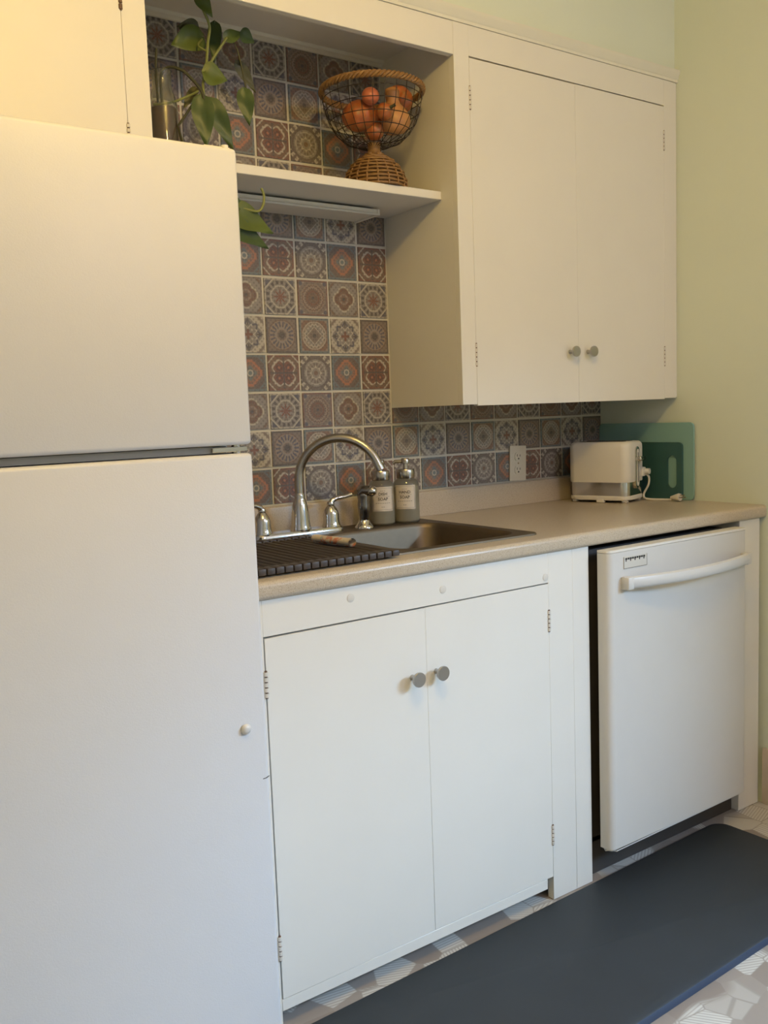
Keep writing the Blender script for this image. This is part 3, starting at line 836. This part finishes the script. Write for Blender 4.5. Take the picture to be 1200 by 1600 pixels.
# woven foot
ft = [(.080, .000), (.081, .008), (.080, .018), (.077, .028), (.073, .038), (.067, .048), (.060, .057), (.051, .066), (.041, .073), (.030, .079), (.022, .086), (.0195, .100), (.0195, .118)]
fo = part('foot', MB().lathe([(r-.003, z) for r, z in ft], (BX, BY, BZ), 28), M_wicker, bk, 'tan woven wicker foot')
b = MB()
for i, (r, z) in enumerate(ft[:11]):
    pts = [(BX+(r+.0016*math.cos(9*a + PI*i))*math.cos(a), BY+(r+.0016*math.cos(9*a + PI*i))*math.sin(a), BZ+z+.003) for a in [2*PI*k/72 for k in range(72)]]
    b.tube(pts, .0032, 6, closed=True)
part('weave', b, M_wicker, fo)['kind'] = 'stuff'
b = MB()
for k in range(18):
    a = 2*PI*k/18
    b.tube([(BX+(r+.001)*math.cos(a), BY+(r+.001)*math.sin(a), BZ+z) for r, z in ft[:11]], .0026, 6)
part('stakes', b, M_wicker, fo)['kind'] = 'stuff'
# wire bowl
RR, ZRIM = .130, .246
bp = [(.020, .108), (.045, .112), (.075, .124), (.096, .143), (.112, .168), (.122, .196), (.128, .224), (RR, ZRIM)]
b = MB()
for k in range(26):
    a = 2*PI*k/26
    b.tube([(BX+r*math.cos(a), BY+r*math.sin(a), BZ+z) for r, z in bp], .0009, 5)
for r, z in bp[1:-1]:
    b.tube([(BX+r*math.cos(a), BY+r*math.sin(a), BZ+z) for a in [2*PI*k/40 for k in range(40)]], .0011, 5, closed=True)
part('wire_bowl', b, M_wire, bk, 'dark wire bowl')['kind'] = 'stuff'
b = MB()
for ph in range(3):
    pts = []
    for k in range(180):
        a = 2*PI*k/180; q = 22*a + ph*2*PI/3
        pts.append((BX+(RR+.0042*math.cos(q))*math.cos(a), BY+(RR+.0042*math.cos(q))*math.sin(a), BZ+ZRIM+.0055*math.sin(q)))
    b.tube(pts, .0042, 6, closed=True)
part('rim', b, M_wicker, bk, 'braided tan rim')

def gourd(loc, prof, ribs, depth, tilt, mat, label, stem=True):
    t = thing('gourd', label, 'gourd', loc, 'orange gourds in the wicker basket')
    b = MB().lathe(prof, (0, 0, 0), 40, wob=lambda k, a: 1 - depth*(abs(math.cos(ribs*a/2))**4) if ribs else 1)
    rot = Matrix.Rotation(tilt[0], 4, 'X') @ Matrix.Rotation(tilt[1], 4, 'Y')
    b.xf(rot); part('flesh', b, mat, t, local=True, ang=75)
    if stem:
        zt = prof[-1][1]
        s = MB().tube([(0, 0, zt-.002), (.001, 0, zt+.006), (.004, .001, zt+.013)], [.0050, .0036, .0042], 8).xf(rot)
        part('stem', s, M_stemd, t, local=True)
def ball(r, sq=.85, n=9): return [(max(.002, r*math.sin(PI*k/n)), -r*sq*math.cos(PI*k/n)) for k in range(n+1)]
neck = [(.003, -.040), (.022, -.037), (.036, -.026), (.042, -.010), (.040, .006), (.030, .022), (.019, .034), (.0165, .044), (.0185, .054), (.0195, .062), (.016, .071), (.004, .075)]
zb = BZ+.112
gourd((BX-.048, BY-.012, zb+.064), ball(.047, .82), 9, .10, (.2, -.3), M_gourd, 'large round orange gourd at the left of the wicker basket', False)
gourd((BX+.038, BY-.040, zb+.062), neck, 0, 0, (.15, -.18), M_gourd2, 'pale orange pear-shaped gourd with neck up in the basket', False)
gourd((BX+.082, BY-.008, zb+.126), ball(.038, .84), 8, .16, (.35, .5), M_gourd, 'deeply ribbed bright orange gourd at the right rim of the basket', False)
gourd((BX-.055, BY-.070, zb+.094), ball(.022, .95), 0, 0, (.3, 0), M_gourd3, 'small smooth pinkish gourd in front of the large left one', False)
gourd((BX-.020, BY-.080, zb+.060), ball(.022, .95), 7, .08, (1.3, .2), M_gourd, 'small gourd with dark stem facing out in the basket middle', True)
gourd((BX+.008, BY+.046, zb+.085), ball(.036, .85), 8, .10, (.1, .1), M_gourd, 'orange gourd at the back of the basket, mostly hidden', True)
gourd((BX-.012, BY-.020, zb+.030), ball(.026, .90), 7, .08, (.1, .1), M_gourd, 'lowest gourd at the bottom of the basket', False)

# ------------------------------------------------------------------ trailing plant in a glass vase
vx, vy, vz = .252, -.15, 1.8075
pt = thing('trailing_plant', 'trailing green pothos in a glass vase on the open shelf', 'plant', (vx, vy, vz))
part('vase', MB().lathe([(.030, 0), (.033, .003), (.033, .13), (.028, .155), (.022, .172), (.022, .205), (.024, .209), (.021, .209), (.0195, .204), (.0195, .172), (.0255, .154), (.0305, .128), (.0305, .007), (.004, .006)], (vx, vy, vz), 28, cap=False), M_vglass, pt, 'clear glass vase')
part('water', MB().lathe([(.024, .008), (.0295, .010), (.0298, .125), (.028, .127)], (vx, vy, vz), 24), M_vwater, pt, 'reddish brown water')
def smooth_path(wp, n=6):
    wp = [Vector(q) for q in wp]; out = []
    for i in range(len(wp)-1):
        p0, p1, p2, p3 = wp[max(i-1, 0)], wp[i], wp[i+1], wp[min(i+2, len(wp)-1)]
        for k in range(n):
            t_ = k/n
            out.append(.5*((2*p1) + (p2-p0)*t_ + (2*p0-5*p1+4*p2-p3)*t_*t_ + (3*p1-p0-3*p2+p3)*t_**3))
    return out + [wp[-1]]
def vine(wp, r, mat, name='stem'):
    return part(name, MB().tube(smooth_path(wp), r, 7), mat, pt)
vine([(.252, -.15, 1.90), (.250, -.15, 2.00), (.262, -.165, 2.022), (.285, -.185, 2.015), (.305, -.192, 1.998), (.325, -.20, 1.972), (.332, -.20, 1.945), (.345, -.20, 1.95)], .0036, M_stemd)
vine([(.330, -.20, 1.965), (.330, -.20, 1.990), (.340, -.20, 2.03), (.347, -.20, 2.08), (.351, -.205, 2.115), (.335, -.21, 2.145)], .0032, M_stem)
vine([(.333, -.20, 2.000), (.350, -.20, 2.035), (.372, -.20, 2.068), (.395, -.20, 2.100)], .0030, M_stem)
vine([(.225, -.16, 1.938), (.262, -.17, 1.945), (.300, -.18, 1.962), (.320, -.195, 1.972)], .0026, M_stem)
vine([(.332, -.20, 1.950), (.310, -.19, 1.945), (.292, -.18, 1.920), (.272, -.18, 1.893)], .0030, M_stemd)
vine([(.240, -.15, 1.86), (.238, -.155, 1.96), (.236, -.16, 2.02), (.240, -.16, 2.06)], .0028, M_stemd)
vine([(.348, -.20, 2.06), (.33, -.185, 2.075), (.350, -.165, 2.10)], .0022, M_stem, 'petiole')
vine([(.395, -.20, 2.100), (.425, -.19, 2.085), (.440, -.20, 1.985)], .0020, M_stemd, 'petiole')
vine([(.425, -.19, 2.085), (.455, -.14, 2.095), (.478, -.10, 2.086)], .0020, M_stemd, 'petiole')
# the vine that trails over the shelf edge and hangs below it
vine([(.272, -.18, 1.893), (.262, -.23, 1.83), (.262, -.272, 1.800), (.272, -.285, 1.74), (.310, -.285, 1.69), (.350, -.275, 1.690), (.372, -.272, 1.705)], .0030, M_stemd)
vine([(.372, -.272, 1.705), (.410, -.278, 1.700), (.424, -.28, 1.715), (.427, -.28, 1.737), (.421, -.28, 1.752)], .0030, M_stem)
def leaf(base, tip, width, mat, face=(-.4, -.85, .1), curl=.15, fold=.25):
    base, tip = Vector(base), Vector(tip); ax = tip-base; L_ = ax.length; ax.normalize()
    nrm = Vector(face); nrm = (nrm - ax*nrm.dot(ax)).normalized(); sd_ = ax.cross(nrm)
    b = MB(); bm = b.b; rows = []
    for k in range(13):
        t_ = k/12
        wd = width*.5*(math.sin(PI*min(1, t_**.62))**.85)*(1.0 if t_ < .5 else 1 - .25*(t_-.5))
        row = []
        for j in range(-3, 4):
            s_ = j/3
            back = -.10*L_*max(0, abs(s_)-.3)*(1-t_)*1.2
            pz = -curl*L_*(t_**2) + fold*wd*abs(s_) - .10*wd*s_*s_ + .02*L_*math.sin(t_*9+s_*2)
            row.append(bm.verts.new(base + ax*(t_*L_+back) + sd_*(s_*wd) + nrm*pz))
        rows.append(row)
    for a_r, b_r in zip(rows, rows[1:]):
        for j in range(6): bm.faces.new((a_r[j], a_r[j+1], b_r[j+1], b_r[j]))
    ext = bmesh.ops.solidify(bm, geom=list(bm.faces), thickness=.0007)
    return part('leaf', b, mat, pt, ang=60)
leaf((.318, -.22, 2.172), (.352, -.222, 2.128), .034, M_leaf, (-.5, -.8, .3), .05)
leaf((.352, -.16, 2.108), (.276, -.165, 2.076), .062, M_leaf, (-.3, -.9, .0), .10)
leaf((.350, -.145, 2.130), (.300, -.145, 2.125), .040, M_leaf3, (-.3, -.9, -.2), .08)
leaf((.390, -.20, 2.098), (.440, -.20, 2.122), .030, M_leaf, (-.3, -.9, -.1), .1)
leaf((.432, -.20, 2.118), (.468, -.20, 2.104), .036, M_leaf2, (-.3, -.9, .1), .1)
leaf((.330, -.205, 2.012), (.386, -.212, 2.002), .056, M_leaf, (-.35, -.9, .2), .05)
leaf((.324, -.20, 1.958), (.325, -.21, 1.848), .052, M_leaf2, (-.45, -.9, .0), .08)
leaf((.352, -.19, 1.958), (.398, -.20, 1.852), .044, M_leaf2, (-.45, -.9, .1), .08)
leaf((.432, -.20, 1.992), (.440, -.205, 1.912), .040, M_leaf2, (-.5, -.8, .1), .08)
leaf((.470, -.10, 2.092), (.520, -.10, 2.030), .030, M_leaf3, (-.4, -.9, .1), .1)
leaf((.392, -.15, 2.148), (.384, -.15, 2.060), .034, M_leaf2, (-.5, -.8, .1), .08)
leaf((.330, -.16, 1.99), (.296, -.16, 1.942), .024, M_leaf3, (-.5, -.8, .1), .08)
leaf((.340, -.272, 1.700), (.452, -.282, 1.658), .066, M_leaf, (-.45, -.8, .35), .10)
leaf((.335, -.272, 1.672), (.440, -.278, 1.622), .052, M_leaf2, (-.45, -.8, .3), .10)
leaf((.338, -.275, 1.722), (.388, -.275, 1.702), .030, M_leaf2, (-.45, -.8, .3), .10)

# ------------------------------------------------------------------ kitchen mat
mz = .0165
def mat_pts(ins, z):
    pts = rrect(.125+ins, 1.632-ins, -1.056+ins, -.633-ins, .045-ins*.5, 6)
    a = .020; cx, cy = 1.632, -.63
    return [(cx + (x-cx)*math.cos(a) - (y-cy)*math.sin(a), cy + (x-cx)*math.sin(a) + (y-cy)*math.cos(a), z) for x, y in pts]
km = thing('kitchen_mat', 'dark charcoal blue cushioned floor mat along the cabinets', 'mat', (.88, -.87, 0))
part('edge', MB().loft([mat_pts(0, .0008), mat_pts(0, .006), mat_pts(.0045, mz-.002)]), M_matedge, km, 'blue bevelled edge')
part('pad', MB().loft([mat_pts(.0042, .002), mat_pts(.0044, mz-.0022), mat_pts(.008, mz)]), M_matrub, km)

# ------------------------------------------------------------------ ceiling lamp (out of frame, gives the warm light), and a fitting for the added fill lamp
for P_, lab in ((LAMP, 'ceiling lamp with hanging bulb in front of the cabinets, outside the photo'), (FILL_LAMP, 'unseen ceiling lamp added further back in the room as fill light')):
    cl = thing('ceiling_lamp', lab, 'lamp', (P_.x, P_.y, ZC))
    part('canopy', MB().lathe([(.07, ZC), (.07, ZC-.01), (.05, ZC-.03), (.012, ZC-.035)], (P_.x, P_.y, 0), 24), M_plastic, cl)
    part('socket', MB().lathe([(.010, ZC-.03), (.024, ZC-.04), (.024, P_.z+.135), (.018, P_.z+.13)], (P_.x, P_.y, 0), 20), M_nickel, cl)
